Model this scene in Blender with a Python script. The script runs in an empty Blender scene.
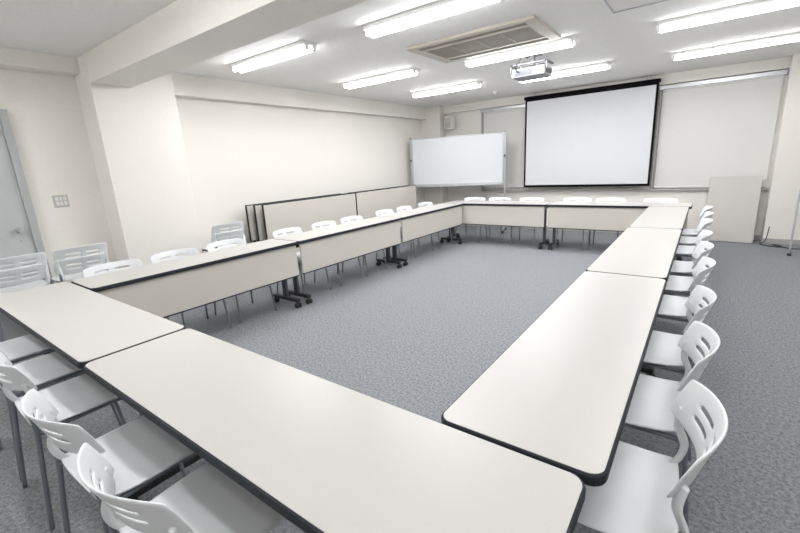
import bpy, bmesh, math
from mathutils import Vector, Matrix
S=bpy.context.scene
COL=bpy.context.collection
# ---------------- materials ----------------
def mat(name,col,rough=.5,metal=0,noise=None,spec=.5,bump=None,emit=None):
    m=bpy.data.materials.new(name);m.use_nodes=True;nt=m.node_tree
    b=nt.nodes["Principled BSDF"]
    b.inputs["Base Color"].default_value=(*col,1);b.inputs["Roughness"].default_value=rough
    b.inputs["Metallic"].default_value=metal;b.inputs["Specular IOR Level"].default_value=spec
    tc=nt.nodes.new("ShaderNodeTexCoord")
    if noise:
        sc,amt,det=noise
        n=nt.nodes.new("ShaderNodeTexNoise");n.inputs["Scale"].default_value=sc;n.inputs["Detail"].default_value=det
        nt.links.new(tc.outputs["Object"],n.inputs["Vector"])
        r=nt.nodes.new("ShaderNodeValToRGB")
        r.color_ramp.elements[0].position=.3;r.color_ramp.elements[1].position=.7
        r.color_ramp.elements[0].color=(*[max(0,c*(1-amt)) for c in col],1)
        r.color_ramp.elements[1].color=(*[min(1,c*(1+amt)) for c in col],1)
        nt.links.new(n.outputs["Fac"],r.inputs["Fac"]);nt.links.new(r.outputs["Color"],b.inputs["Base Color"])
    if bump:
        sc,st=bump
        n=nt.nodes.new("ShaderNodeTexNoise");n.inputs["Scale"].default_value=sc;n.inputs["Detail"].default_value=3
        nt.links.new(tc.outputs["Object"],n.inputs["Vector"])
        bp=nt.nodes.new("ShaderNodeBump");bp.inputs["Strength"].default_value=st;bp.inputs["Distance"].default_value=.01
        nt.links.new(n.outputs["Fac"],bp.inputs["Height"]);nt.links.new(bp.outputs["Normal"],b.inputs["Normal"])
    if emit:
        b.inputs["Emission Color"].default_value=(*emit[0],1);b.inputs["Emission Strength"].default_value=emit[1]
    return m
M_wall=mat("wall_paper",(.85,.825,.775),.85,noise=(60,.02,2),bump=(180,.06))
M_ceil=mat("ceiling_board",(.88,.875,.862),.9,noise=(45,.03,6),bump=(90,.12))
def carpet():
    m=bpy.data.materials.new("carpet");m.use_nodes=True;nt=m.node_tree;b=nt.nodes["Principled BSDF"]
    b.inputs["Roughness"].default_value=.95;b.inputs["Specular IOR Level"].default_value=.1
    tc=nt.nodes.new("ShaderNodeTexCoord")
    a=nt.nodes.new("ShaderNodeTexNoise");a.inputs["Scale"].default_value=60;a.inputs["Detail"].default_value=8;a.inputs["Roughness"].default_value=.9
    nt.links.new(tc.outputs["Object"],a.inputs[0])
    r=nt.nodes.new("ShaderNodeValToRGB");e=r.color_ramp.elements
    e[0].position=.41;e[0].color=(.125,.132,.144,1);e[1].position=.59;e[1].color=(.35,.362,.382,1)
    nt.links.new(a.outputs["Fac"],r.inputs[0]);nt.links.new(r.outputs[0],b.inputs["Base Color"])
    bp=nt.nodes.new("ShaderNodeBump");bp.inputs["Strength"].default_value=.15;bp.inputs["Distance"].default_value=.003
    nt.links.new(a.outputs["Fac"],bp.inputs["Height"]);nt.links.new(bp.outputs[0],b.inputs["Normal"])
    return m
M_floor=carpet()
M_top=mat("laminate_cream",(.52,.508,.485),.34,noise=(350,.03,2),spec=.45)
M_edge=mat("edge_dark",(.018,.022,.028),.6,spec=.3)
M_panel=mat("panel_beige",(.585,.558,.505),.55,noise=(200,.02,2))
M_black=mat("black_plastic",(.02,.02,.022),.5)
M_black2=mat("screen_border_black",(.006,.006,.007),.8,spec=.1)
M_dgrey=mat("dark_grey_steel",(.07,.075,.085),.45,.3)
M_plastic=mat("white_plastic",(.79,.81,.83),.38)
M_leg=mat("grey_steel_leg",(.22,.245,.275),.4,.4)
M_screen=mat("screen_fabric",(.71,.72,.745),.9)
M_wb=mat("whiteboard_enamel",(.66,.68,.71),.35)
M_alu=mat("aluminium",(.50,.51,.53),.35,.6)
M_white=mat("white_paint",(.8,.8,.78),.5)
M_blind=mat("blind_fabric",(.72,.71,.69),.9,noise=(90,.015,2))
M_tube=mat("tube_glow",(1,1,1),.5,emit=((.99,.99,1),23))
M_door=mat("door_grey",(.46,.475,.48),.5)
M_frame=mat("door_frame_grey",(.40,.415,.42),.5)
M_ac=mat("ac_frame_beige",(.56,.52,.45),.5)
M_acg=mat("ac_grille_beige",(.36,.33,.28),.55)
M_acd=mat("ac_louvre_dark",(.07,.062,.05),.6)
M_lens=mat("lens_glass",(.01,.01,.02),.05)
M_proj=mat("projector_grey",(.20,.205,.215),.4)
M_mount=mat("mount_steel",(.20,.20,.21),.4,.4)
M_plate=mat("switch_plate",(.55,.53,.49),.4)
M_board=mat("board_beige",(.54,.52,.49),.6,noise=(120,.02,2))
M_base=mat("baseboard_grey",(.45,.44,.43),.6)
# ---------------- mesh helpers ----------------
def new(name,bm,m,smooth=False):
    me=bpy.data.meshes.new(name);bm.normal_update();bm.to_mesh(me);bm.free()
    if smooth:
        for p in me.polygons:p.use_smooth=True
    me.materials.append(m)
    o=bpy.data.objects.new(name,me);COL.objects.link(o);return o
def addbox(bm,lo,hi,bev=0):
    r=bmesh.ops.create_cube(bm,size=1)
    vs=r['verts']
    for v in vs:
        v.co=Vector([lo[i]+(v.co[i]+.5)*(hi[i]-lo[i]) for i in range(3)])
    if bev>0:
        es=list({e for v in vs for e in v.link_edges})
        bmesh.ops.bevel(bm,geom=es,offset=bev,segments=2,affect='EDGES',profile=.5)
def box(name,lo,hi,m,bev=0):
    bm=bmesh.new();addbox(bm,lo,hi,bev);return new(name,bm,m)
def boxes(name,lst,m,bev=0):
    bm=bmesh.new()
    for lo,hi in lst: addbox(bm,lo,hi,bev)
    return new(name,bm,m)
def addcyl(bm,c,axis,r,h,seg=20,r2=None):
    q=Vector((0,0,1)).rotation_difference(Vector(axis).normalized()).to_matrix().to_4x4()
    bmesh.ops.create_cone(bm,cap_ends=True,segments=seg,radius1=r,radius2=r if r2 is None else r2,depth=h,matrix=Matrix.Translation(c)@q)
def cyl(name,c,axis,r,h,m,seg=24,r2=None):
    bm=bmesh.new();addcyl(bm,c,axis,r,h,seg,r2);return new(name,bm,m,False)
def addtube(bm,pts,r,seg=10,flat=1.0,n0=None):
    pts=[Vector(p) for p in pts];rings=[];n=n0
    for i,p in enumerate(pts):
        t=((pts[min(i+1,len(pts)-1)]-pts[max(i-1,0)])).normalized()
        if n is None: n=t.orthogonal().normalized()
        n=(n-t*n.dot(t)).normalized();b=t.cross(n)
        rr=r[i] if isinstance(r,(list,tuple)) else r
        rings.append([bm.verts.new(p+n*math.cos(a)*rr+b*math.sin(a)*rr*flat) for a in [2*math.pi*k/seg for k in range(seg)]])
    for i in range(len(rings)-1):
        for k in range(seg):
            bm.faces.new((rings[i][k],rings[i][(k+1)%seg],rings[i+1][(k+1)%seg],rings[i+1][k]))
    bm.faces.new(rings[0][::-1]);bm.faces.new(rings[-1])
def smoothpath(pts,n=6):
    P=[Vector(p) for p in pts];out=[]
    for i in range(len(P)-1):
        a=P[max(i-1,0)];b=P[i];c=P[i+1];d=P[min(i+2,len(P)-1)]
        for k in range(n):
            t=k/n;out.append(.5*((2*b)+(c-a)*t+(2*a-5*b+4*c-d)*t*t+(3*b-a-3*c+d)*t**3))
    out.append(P[-1]);return out
def tube(name,pts,r,m,seg=10,flat=1.0,n0=None,sm=True):
    bm=bmesh.new();addtube(bm,smoothpath(pts) if sm else pts,r,seg,flat,n0)
    bmesh.ops.recalc_face_normals(bm,faces=bm.faces[:]);return new(name,bm,m,True)
def rrect(name,x0,x1,y0,y1,z0,z1,rad,m,bev=0):
    bm=bmesh.new();vs=[]
    for cx,cy,a0 in ((x1-rad,y1-rad,0),(x0+rad,y1-rad,90),(x0+rad,y0+rad,180),(x1-rad,y0+rad,270)):
        for k in range(7):
            a=math.radians(a0+15*k);vs.append(bm.verts.new((cx+rad*math.cos(a),cy+rad*math.sin(a),z0)))
    f=bm.faces.new(vs)
    r=bmesh.ops.extrude_face_region(bm,geom=[f])
    for v in r['geom']:
        if isinstance(v,bmesh.types.BMVert): v.co.z=z1
    bmesh.ops.recalc_face_normals(bm,faces=bm.faces[:])
    if bev>0:
        es=[e for e in bm.edges if abs(e.verts[0].co.z-e.verts[1].co.z)<1e-6]
        bmesh.ops.bevel(bm,geom=es,offset=bev,segments=2,affect='EDGES',profile=.5)
    return new(name,bm,m)
def empty(name,loc=(0,0,0),rz=0):
    e=bpy.data.objects.new(name,None);e.empty_display_size=.1;e.location=loc;e.rotation_euler=(0,0,rz);COL.objects.link(e);return e
def par(c,p): c.parent=p;return c
def tag(o,label,cat,group=None):
    o["label"]=label;o["category"]=cat
    if group:o["group"]=group
    return o
def clone(root,loc,rz,label=None,rx=0):
    n=root.copy();COL.objects.link(n);n.location=loc;n.rotation_euler=(rx,0,rz)
    if label:n["label"]=label
    def rec(src,dst):
        for c in list(src.children):
            k=c.copy();COL.objects.link(k);k.parent=dst;rec(c,k)
    rec(root,n);return n
def struct(o): o["kind"]="structure";return o
# ---------------- room ----------------
XL,XR,YN,YF,H=-4.55,2.9,-2.2,7.27,2.55
struct(box("floor",(XL-.1,YN-.1,-.1),(XR+.1,YF+.1,0),M_floor))
struct(box("ceiling",(XL-.1,YN-.1,H),(XR+.1,YF+.1,H+.1),M_ceil))
struct(box("wall_left",(XL-.12,YN-.1,0),(XL,YF+.1,H),M_wall))
struct(box("wall_right",(XR,YN-.1,0),(XR+.12,YF+.1,H),M_wall))
struct(box("wall_far",(XL,YF,0),(XR,YF+.12,H),M_wall))
struct(box("wall_near",(XL,YN-.12,0),(XR,YN,H),M_wall))
struct(box("trim_1",(XL,1.55,2.31),(-4.42,7.0,H),M_wall,.003))      # ledge over left wall
struct(box("trim_2",(XL,YN,2.41),(-4.38,.77,H),M_wall,.003))
struct(box("trim_3",(-4.2,.77,2.3),(XR,1.13,H),M_wall,.004))        # ceiling beam
struct(box("trim_4",(XL,.77,0),(-4.2,1.55,H),M_wall,.004))         # pillar
struct(box("trim_5",(XL,7.0,0),(-4.1,YF,H),M_wall,.004))           # far left pillar
struct(box("trim_6",(1.33,7.02,0),(XR,YF,H),M_wall,.004))          # far right pillar
struct(box("baseboard_far",(-4.1,YF-.012,0),(1.33,YF,.07),M_base))
struct(box("baseboard_left",(XL,1.55,0),(XL+.012,7.0,.07),M_base))
struct(box("baseboard_right",(1.33,7.008,0),(XR,7.02,.07),M_base))
struct(box("trim_7",(-3.25,YF-.10,2.325),(1.32,YF,2.385),M_alu,.004))
struct(box("trim_9",(-4.1,YF-.09,2.40),(1.33,YF,H),M_wall,.003))
struct(box("trim_10",(-.17,YF-.06,.78),(-.135,YF,2.325),M_base,.003))
struct(box("trim_11",(-3.25,YF-.06,.78),(-3.215,YF,2.325),M_base,.003))
struct(box("trim_12",(-3.25,YF-.06,.755),(1.32,YF,.785),M_base,.003))
# door
d=box("door_1",(XL,-.72,0),(XL+.035,.13,2.0),M_door,.004);struct(d)
df=boxes("trim_8",[((XL,.13,0),(XL+.06,.19,2.06)),((XL,-.78,0),(XL+.06,-.72,2.06)),((XL,-.72,2.0),(XL+.06,.13,2.06))],M_frame,.003);struct(df)
par(cyl("handle",(XL+.045,.05,1.0),(1,0,0),.028,.02,M_alu),d)
par(cyl("knob",(XL+.075,.05,1.0),(1,0,0),.026,.05,M_alu,r2=.02),d)
par(cyl("keyhole",(XL+.04,.05,.9),(1,0,0),.012,.015,M_alu),d)
# switch plate
sw=empty("light_switch",(XL,.42,1.23));tag(sw,"pale rectangular wall switch plate beside the door","switch")
par(box("plate",(0,-.06,-.06),(.008,.06,.06),M_plate,.003),sw)
for i in range(3):
    for j in range(2): par(box("rocker",(.008,-.045+i*.032,-.04+j*.045),(.014,-.02+i*.032,-.005+j*.045),M_white,.002),sw)
# access hatch on ceiling
h=empty("ceiling_hatch",(.03,3.08,H));tag(h,"square white access hatch flush in the ceiling","hatch")
par(boxes("frame",[((-.25,-.25,-.008),(.25,-.240,0)),((-.25,.240,-.008),(.25,.25,0)),((-.25,-.240,-.008),(-.240,.240,0)),((.240,-.240,-.008),(.25,.240,0))],M_alu),h)
par(box("lid",(-.23,-.23,-.004),(.23,.23,0),M_ceil),h)
# blinds
def blind(x0,x1,zb):
    e=empty("roller_blind",((x0+x1)/2,YF-.04,2.33));tag(e,"pale cream roller blind drawn down over the window","blind","roller blinds on the window wall")
    w=(x1-x0)/2
    bm=bmesh.new();addbox(bm,(-w,-.003,zb-2.33),(w,.0,0));par(new("fabric",bm,M_blind),e)
    par(cyl("roller",(0,.0,-.01),(1,0,0),.022,2*w,M_white),e)
    par(box("bottom_rail",(-w,-.01,zb-2.35),(w,.006,zb-2.325),M_white,.003),e)
blind(-3.2,-1.62,.85);blind(-.12,1.29,.82)
# ---------------- tables ----------------
def make_table():
    e=empty("meeting_table")   # local: x length, y depth, inner (panel) side = +y
    l,dp=.9,.22
    par(rrect("edge_band",-l+.002,l-.002,-dp,dp,.668,.6985,.04,M_edge,.006),e)
    par(rrect("tabletop",-l+.009,l-.009,-dp+.007,dp-.007,.69,.7,.035,M_top),e)
    p=box("modesty_panel",(-l+.03,dp-.035,.35),(l-.03,dp-.02,.665),M_panel,.003);par(p,e)
    par(box("panel_edge_strip",(-l+.03,dp-.037,.34),(l-.03,dp-.018,.35),M_edge,.002),p)
    par(box("frame_beam",(-l+.06,-.03,.63),(l-.06,.03,.668),M_dgrey,.004),e)
    for s in (-1,1):
        x=s*(l-.075)
        lg=boxes("leg",[((x-.016,-.03,.08),(x+.016,.03,.64)),((x-.022,-.1,.61),(x+.022,.1,.668))],M_dgrey,.004);par(lg,e)
        par(boxes("foot",[((x-.024,-.2,.065),(x+.024,.2,.10))],M_black,.008),lg)
        for yy in (-.185,.185):
            bm=bmesh.new();addcyl(bm,(x-.018,yy,.028),(1,0,0),.028,.016,20);addcyl(bm,(x+.018,yy,.028),(1,0,0),.028,.016,20);addcyl(bm,(x,yy,.05),(0,0,1),.012,.04,10)
            par(new("caster",bm,M_black),lg)
    return e
T0=make_table()
tl="cream laminate folding table with dark rounded edges on casters"
tl2="cream laminate folding table with dark edges and beige modesty panel"
tag(T0,tl,"table","meeting tables in a hollow rectangle")
D=.44;W=2.72
T0.location=(-2.295,-.225,0)
clone(T0,(-.493,-.225,0),0)
for y in (.9,2.7,4.5):
    clone(T0,(.215,y,0),math.pi/2)
    clone(T0,(-W-.225,y,0),-math.pi/2,tl2)
clone(T0,(-2.24,5.625,0),math.pi,tl2)
clone(T0,(-.44,5.625,0),math.pi,tl2)
# ---------------- chairs ----------------
def sheet(name,fn,nu,nv,th,m,holes=(),sub=1):
    bm=bmesh.new();g=[[bm.verts.new(fn(i/nu,j/nv)) for j in range(nv+1)] for i in range(nu+1)]
    for i in range(nu):
        for j in range(nv):
            if (i,j) in holes: continue
            bm.faces.new((g[i][j],g[i+1][j],g[i+1][j+1],g[i][j+1]))
    o=new(name,bm,m,True)
    s=o.modifiers.new("s","SOLIDIFY");s.thickness=th;s.offset=0
    if sub:
        q=o.modifiers.new("q","SUBSURF");q.levels=sub;q.render_levels=sub
    return o
def make_chair():
    e=empty("stacking_chair")  # front +Y
    def seat(u,v):
        x=(u-.5)*2;y=(v-.5)*2
        wx=.210*(1-.10*max(0,-y)**2)
        z=.440-.010*(1-x*x)*(1-.3*y)+.006*abs(x)**4
        if y>.6: z-=.03*((y-.6)/.4)**2
        if y<-.7: z+=.012*((-y-.7)/.3)
        r=1-.04*abs(x)**6
        return (x*wx, y*.208*r, z)
    par(sheet("seat",seat,12,12,.012,M_plastic),e)
    def back(u,v):
        x=(u-.5)*2
        z=.600+.145*v; y=-.232-.035*v-.012*v*v+.068*abs(x)**2
        sq=1-.035*(2*v-1)**4
        z+= -.012*(x**4)*(1 if v>.5 else -1)*abs(2*v-1)
        return (x*.212*sq,y,z)
    holes=set()
    for (a,b) in ((4,9),(11,16)):
        for i in range(a,b):
            for j in (4,7): holes.add((i,j))
    par(sheet("backrest",back,20,12,.007,M_plastic,holes),e)
    for s in (-1,1):
        par(tube("back_support",[(s*.155,-.12,.430),(s*.17,-.185,.445),(s*.182,-.212,.51),(s*.184,-.190,.58),(s*.182,-.198,.645)],[.007]*6+[.008]*19,M_plastic,seg=12,flat=1.8,n0=Vector((0,1,0))),e)
        par(tube("leg",[(s*.20,.20,.005),(s*.19,.17,.25),(s*.18,.145,.395),(s*.17,.10,.423)],.0085,M_leg),e)
        par(tube("leg",[(s*.213,-.25,.005),(s*.204,-.225,.25),(s*.197,-.205,.43),(s*.193,-.208,.52)],.0095,M_leg),e)
        par(tube("seat_frame",[(s*.17,.12,.420),(s*.17,0,.418),(s*.18,-.15,.420),(s*.196,-.205,.425)],.0085,M_leg),e)
    par(tube("crossbar",[(-.17,.1,.415),(0,.1,.413),(.17,.1,.415)],.0085,M_leg),e)
    return e
C0=make_chair()
import random
random.seed(4)
def jit(a): return random.uniform(-a,a)
cl2="white plastic chair with slotted back and grey legs, tucked under table"
tag(C0,cl2,"chair","chairs around the meeting tables")
BR=.375
first=True
for y,j in ((.325,.04),(.86,.04),(1.41,.02),(2.12,-.02),(2.66,.03),(3.20,0),(3.93,.02),(4.47,-.02),(5.02,.01)):
    if first: C0.location=(BR,y,0);C0.rotation_euler=(0,0,math.pi/2+j);first=False
    else: clone(C0,(BR+jit(.01),y,0),math.pi/2+j,cl2)
for x,y,j in ((-.53,-.40,.05),(-1.04,-.40,.03),(-1.72,-.40,0),(-2.22,-.40,.02),(-2.74,-.41,0)):
    clone(C0,(x,y,0),j,cl2)
for y in (.33,.83,1.35,2.13,2.69,3.2,3.95,4.45,5.06):
    clone(C0,(-W-.375+jit(.015),y,0),-math.pi/2+jit(.04),cl2)
for x in (-2.8,-2.32,-1.76,-1.03,-.56,.08):
    clone(C0,(x,5.78+jit(.01),0),math.pi+jit(.03),cl2)
cs="white plastic chair with slotted back, stacked along the wall"
for x,y in ((-4.22,-.13),(-4.22,.33),(-4.18,1.78)):
    for k in range(2):
        c=clone(C0,(x+k*.02,y,k*.10),math.pi/2+(.03*k),cs);c["group"]="stacked spare chairs"
# ---------------- folded tables along left wall ----------------
def make_folded():
    e=empty("folded_table") # local: x length, faces +y
    par(boxes("edge_band",[((-.9,-.016,.50),(.9,.012,.99))],M_edge,.006),e)
    par(box("tabletop",(-.888,.0,.512),(.888,.0145,.978),M_panel,.002),e)
    par(box("modesty_panel",(-.87,-.04,.18),(.87,-.025,.50),M_panel,.003),e)
    for s in (-1,1):
        x=s*.82
        lg=boxes("leg",[((x-.016,-.055,.08),(x+.016,-.017,.80))],M_dgrey,.004);par(lg,e)
        par(boxes("foot",[((x-.024,-.2,.065),(x+.024,.2,.10))],M_black,.008),lg)
        for yy in (-.185,.185):
            bm=bmesh.new();addcyl(bm,(x-.018,yy,.028),(1,0,0),.028,.016,20);addcyl(bm,(x+.018,yy,.028),(1,0,0),.028,.016,20);addcyl(bm,(x,yy,.05),(0,0,1),.012,.04,10)
            par(new("caster",bm,M_black),lg)
    return e
F0=make_folded();tag(F0,"folded cream table with dark edge stored upright along the wall","table","folded tables stored along the wall")
F0.location=(-4.08,3.27,0);F0.rotation_euler=(0,0,-math.pi/2)
clone(F0,(-4.19,3.22,0),-math.pi/2);clone(F0,(-4.30,3.17,0),-math.pi/2)
clone(F0,(-4.12,5.12,0),-math.pi/2);clone(F0,(-4.23,5.07,0),-math.pi/2)
# ---------------- whiteboard ----------------
w=empty("whiteboard",(-3.46,6.52,0),.27);tag(w,"double-sided white board on a wheeled silver stand","whiteboard")
par(box("board",(-.90,-.015,.97),(.90,.015,1.87),M_wb,.002),w)
par(boxes("frame",[((-.92,-.02,.95),(.92,.02,.975)),((-.92,-.02,1.865),(.92,.02,1.885)),((-.92,-.02,.975),(-.90,.02,1.865)),((.90,-.02,.975),(.92,.02,1.865))],M_alu,.003),w)
par(box("pen_tray",(-.88,-.08,.92),(.88,-.02,.945),M_alu,.003),w)
par(box("crossbar",(-.94,-.015,.28),(.94,.015,.32),M_alu,.003),w)
for s in (-1,1):
    lg=par(box("leg",(s*.94-.015,-.02,.07),(s*.94+.015,.02,1.90),M_alu,.004),w)
    par(box("foot",(s*.94-.02,-.26,.06),(s*.94+.02,.26,.095),M_alu,.006),lg)
    par(cyl("cap",(s*.94,0,1.905),(0,0,1),.016,.015,M_dgrey),lg)
    par(cyl("hinge_knob",(s*.94,-.03,1.46),(0,1,0),.02,.02,M_dgrey),lg)
    for yy in (-.24,.24): par(cyl("caster",(s*.94,yy,.03),(1,0,0),.03,.03,M_black),lg)
# ---------------- projection screen ----------------
sc=empty("projection_screen",(-1.235,7.1,2.47));tag(sc,"white pull-down projection screen with black border hanging at the wall","projection screen")
par(box("border",(-1.06,-.002,-1.62),(1.06,.002,-.03),M_black2),sc)
par(box("viewing_surface",(-1.026,-.005,-1.59),(1.026,-.0025,-.065),M_screen),sc)
par(box("case",(-1.08,-.03,-.035),(1.08,.03,.02),M_black2,.008),sc)
par(cyl("weight_bar",(0,0,-1.622),(1,0,0),.010,2.12,M_black2),sc)
for s in (-1,1): par(box("bracket",(s*.9-.015,-.02,.02),(s*.9+.015,.02,.08),M_alu,.003),sc)
# ---------------- speaker ----------------
sp=empty("wall_speaker",(-3.93,7.27,2.2));tag(sp,"small white box speaker on a bracket high on the wall","speaker")
par(box("cabinet",(-.10,-.22,-.13),(.10,-.07,.13),M_white,.01),sp)
par(box("grille",(-.085,-.226,-.115),(.085,-.219,.115),M_plate,.004),sp)
par(cyl("woofer",(0,-.228,-.035),(0,1,0),.06,.006,M_base),sp)
par(cyl("tweeter",(0,-.228,.07),(0,1,0),.022,.006,M_base),sp)
par(boxes("bracket",[((-.02,-.08,-.02),(.02,0,.02)),((-.04,-.008,-.06),(.04,0,.06))],M_black,.002),sp)
# ---------------- leaning board ----------------
lb=box("leaning_board",(-.32,-.012,0),(.29,.012,.99),M_board,.004);lb.location=(.93,6.94,.004);lb.rotation_euler=(-.235,0,math.radians(-4))
tag(lb,"plain beige board leaning against the window wall","board")
# ---------------- easel at right edge ----------------
ea=empty("flip_chart_easel",(1.70,6.35,0));tag(ea,"white flip chart easel on slim metal legs","easel")
par(box("board",(-.12,-.02,.45),(.55,.01,1.25),M_white,.006),ea)
for s,x in ((0,-.14),(1,.57)):
    par(tube("leg",[(x-.03,-.16,.02),(x-.02,-.05,.7),(x,.0,1.3)],.012,M_alu),ea)
    par(cyl("foot",(x-.03,-.16,.015),(0,0,1),.02,.03,M_black),ea)
par(tube("leg",[(.2,.42,.02),(.2,.2,.7),(.2,.03,1.25)],.011,M_alu),ea)
# cable
cb=tube("power_cable",[(1.38,6.98,.25),(1.36,6.97,.05),(1.3,6.9,.008),(1.38,6.75,.008),(1.52,6.72,.008),(1.5,6.85,.008),(1.42,6.8,.02),(1.6,6.65,.008),(1.78,6.7,.008)],.006,M_black)
tag(cb,"thin dark cable coiled loosely on the carpet","cable")
# ---------------- AC cassette ----------------
ac=empty("ceiling_air_conditioner",(-1.38,3.27,H));tag(ac,"beige cassette air conditioner set in the ceiling","air conditioner")
a,b=.65,.41
par(boxes("frame_panel",[((-a,-b,-.03),(a,-b+.07,0)),((-a,b-.07,-.03),(a,b,0)),((-a,-b+.07,-.03),(-a+.10,b-.07,0)),((a-.10,-b+.07,-.03),(a,b-.07,0)),((-a+.10,-.27,-.03),(a-.10,-.21,0)),((-a+.10,.21,-.03),(a-.10,.27,0))],M_ac,.006),ac)
par(box("recess",(-a+.06,-b+.05,-.010),(a-.06,b-.05,-.004),M_acd),ac)
bm=bmesh.new()
for i in range(14): addbox(bm,(-a+.10,-.205+i*.0295,-.024),(a-.10,-.187+i*.0295,-.014))
for i in range(5): addbox(bm,(-a+.10+i*.27,-.21,-.026),(-a+.115+i*.27,.21,-.012))
par(new("intake_grille",bm,M_acg),ac)
for s in (-1,1): 
    q=box("louvre",(-a+.11,-.010,-.004),(a-.11,.010,.004),M_acg,.002);q.location=(0,s*.305,-.018);q.rotation_euler=(s*.5,0,0);par(q,ac)
# ---------------- projector ----------------
pj=empty("ceiling_projector",(-1.20,4.22,H),0);tag(pj,"grey video projector hanging on a ceiling bracket","projector")
par(box("body",(-.19,-.15,-.25),(.19,.15,-.15),M_proj,.015),pj)
par(cyl("lens",(.08,.16,-.20),(0,1,0),.035,.04,M_lens),pj)
par(boxes("mount",[((-.09,-.09,-.012),(.09,.09,0)),((-.025,-.025,-.12),(.025,.025,-.01)),((-.21,-.13,-.115),(-.18,.13,-.10)),((.18,-.13,-.115),(.21,.13,-.10)),((-.21,-.015,-.115),(.21,.015,-.10)),((-.21,-.13,-.115),(.21,-.115,-.10)),((-.21,-.13,-.19),(-.20,-.11,-.10)),((.20,-.13,-.19),(.21,-.11,-.10)),((-.10,-.1,-.155),(-.085,-.08,-.10)),((.085,-.1,-.155),(.10,-.08,-.10))],M_mount,.002),pj)
par(boxes("side_vent",[((.184,-.1+i*.03,-.225),(.194,-.085+i*.03,-.17)) for i in range(7)]+[((-.194,-.1+i*.03,-.225),(-.184,-.085+i*.03,-.17)) for i in range(7)],M_black),pj)
par(boxes("rear_panel",[((-.15,-.153,-.23),(.06,-.148,-.175))],M_dgrey),pj)
par(tube("cable",[(-.1,-.15,-.2),(-.12,-.21,-.15),(-.06,-.18,-.05),(-.05,-.1,-.005)],.006,M_black),pj)
# ---------------- smoke detector ----------------
sd=empty("smoke_detector",(-2.55,6.3,H));tag(sd,"small round white smoke detector on the ceiling","smoke detector")
par(cyl("base",(0,0,-.01),(0,0,1),.055,.02,M_white),sd);par(cyl("sensor",(0,0,-.03),(0,0,1),.025,.03,M_white,r2=.04),sd)
# ---------------- fluorescent fixtures ----------------
def make_lamp():
    e=empty("fluorescent_light")
    bm=bmesh.new()
    prof=[(-.09,0),(-.09,-.016),(-.07,-.034),(.07,-.034),(.09,-.016),(.09,0)]
    A=[bm.verts.new((-.6,y,z)) for y,z in prof];B=[bm.verts.new((.6,y,z)) for y,z in prof]
    for i in range(6): bm.faces.new((A[i],A[(i+1)%6],B[(i+1)%6],B[i]))
    bm.faces.new(A[::-1]);bm.faces.new(B);bmesh.ops.recalc_face_normals(bm,faces=bm.faces[:])
    par(new("housing",bm,M_white),e)
    for y in (-.042,.042):
        par(cyl("tube",(0,y,-.058),(1,0,0),.016,1.15,M_tube,16),e)
        for s in (-1,1):
            par(box("lamp_holder",(s*.59-.013,y-.016,-.076),(s*.59+.013,y+.016,-.02),M_white,.004),e)
    L=bpy.data.lights.new("lamp_light","AREA");L.shape='RECTANGLE';L.size=1.1;L.size_y=.14;L.energy=13;L.color=(.99,.99,1)
    lo=bpy.data.objects.new("lamp_light",L);COL.objects.link(lo);lo.location=(0,0,-.10);par(lo,e)
    return e
L0=make_lamp();tag(L0,"lit white twin-tube fluorescent fixture on the ceiling","ceiling light","fluorescent ceiling lights")
L0.location=(-1.31,2.13,H)
for x,y in ((-3.12,2.03),(-3.06,3.7),(-2.92,5.2),(-1.25,3.85),(-1.2,5.45),(.65,4.0),(.68,5.62),(.65,2.2),(-1.6,-.2),(.9,-.6),(-3.3,-1.2)):  # entries with negative y: unseen lamps out of frame, added for ambient fill
    clone(L0,(x,y,H),0)
# ---------------- world, camera ----------------
wd=bpy.data.worlds.new("World");S.world=wd;wd.use_nodes=True
wd.node_tree.nodes["Background"].inputs[0].default_value=(.9,.93,1,1);wd.node_tree.nodes["Background"].inputs[1].default_value=.3
S.view_settings.view_transform='Standard'
cx,cy,cz,yaw,pitch,roll,f=0.5432,-0.8593,1.409,0.644,0.2471,-0.0542,405.4872
fw=Vector((-math.sin(yaw)*math.cos(pitch),math.cos(yaw)*math.cos(pitch),-math.sin(pitch)))
r=Vector((math.cos(yaw),math.sin(yaw),0));u=r.cross(fw)
c,s=math.cos(roll),math.sin(roll)
R=c*r+s*u;U=-s*r+c*u
cd=bpy.data.cameras.new("camera");cam=bpy.data.objects.new("camera",cd);COL.objects.link(cam)
cam.matrix_world=Matrix(((R.x,U.x,-fw.x,cx),(R.y,U.y,-fw.y,cy),(R.z,U.z,-fw.z,cz),(0,0,0,1)))
cd.sensor_width=36;cd.lens=f/800*36;cd.clip_start=.02
S.camera=cam
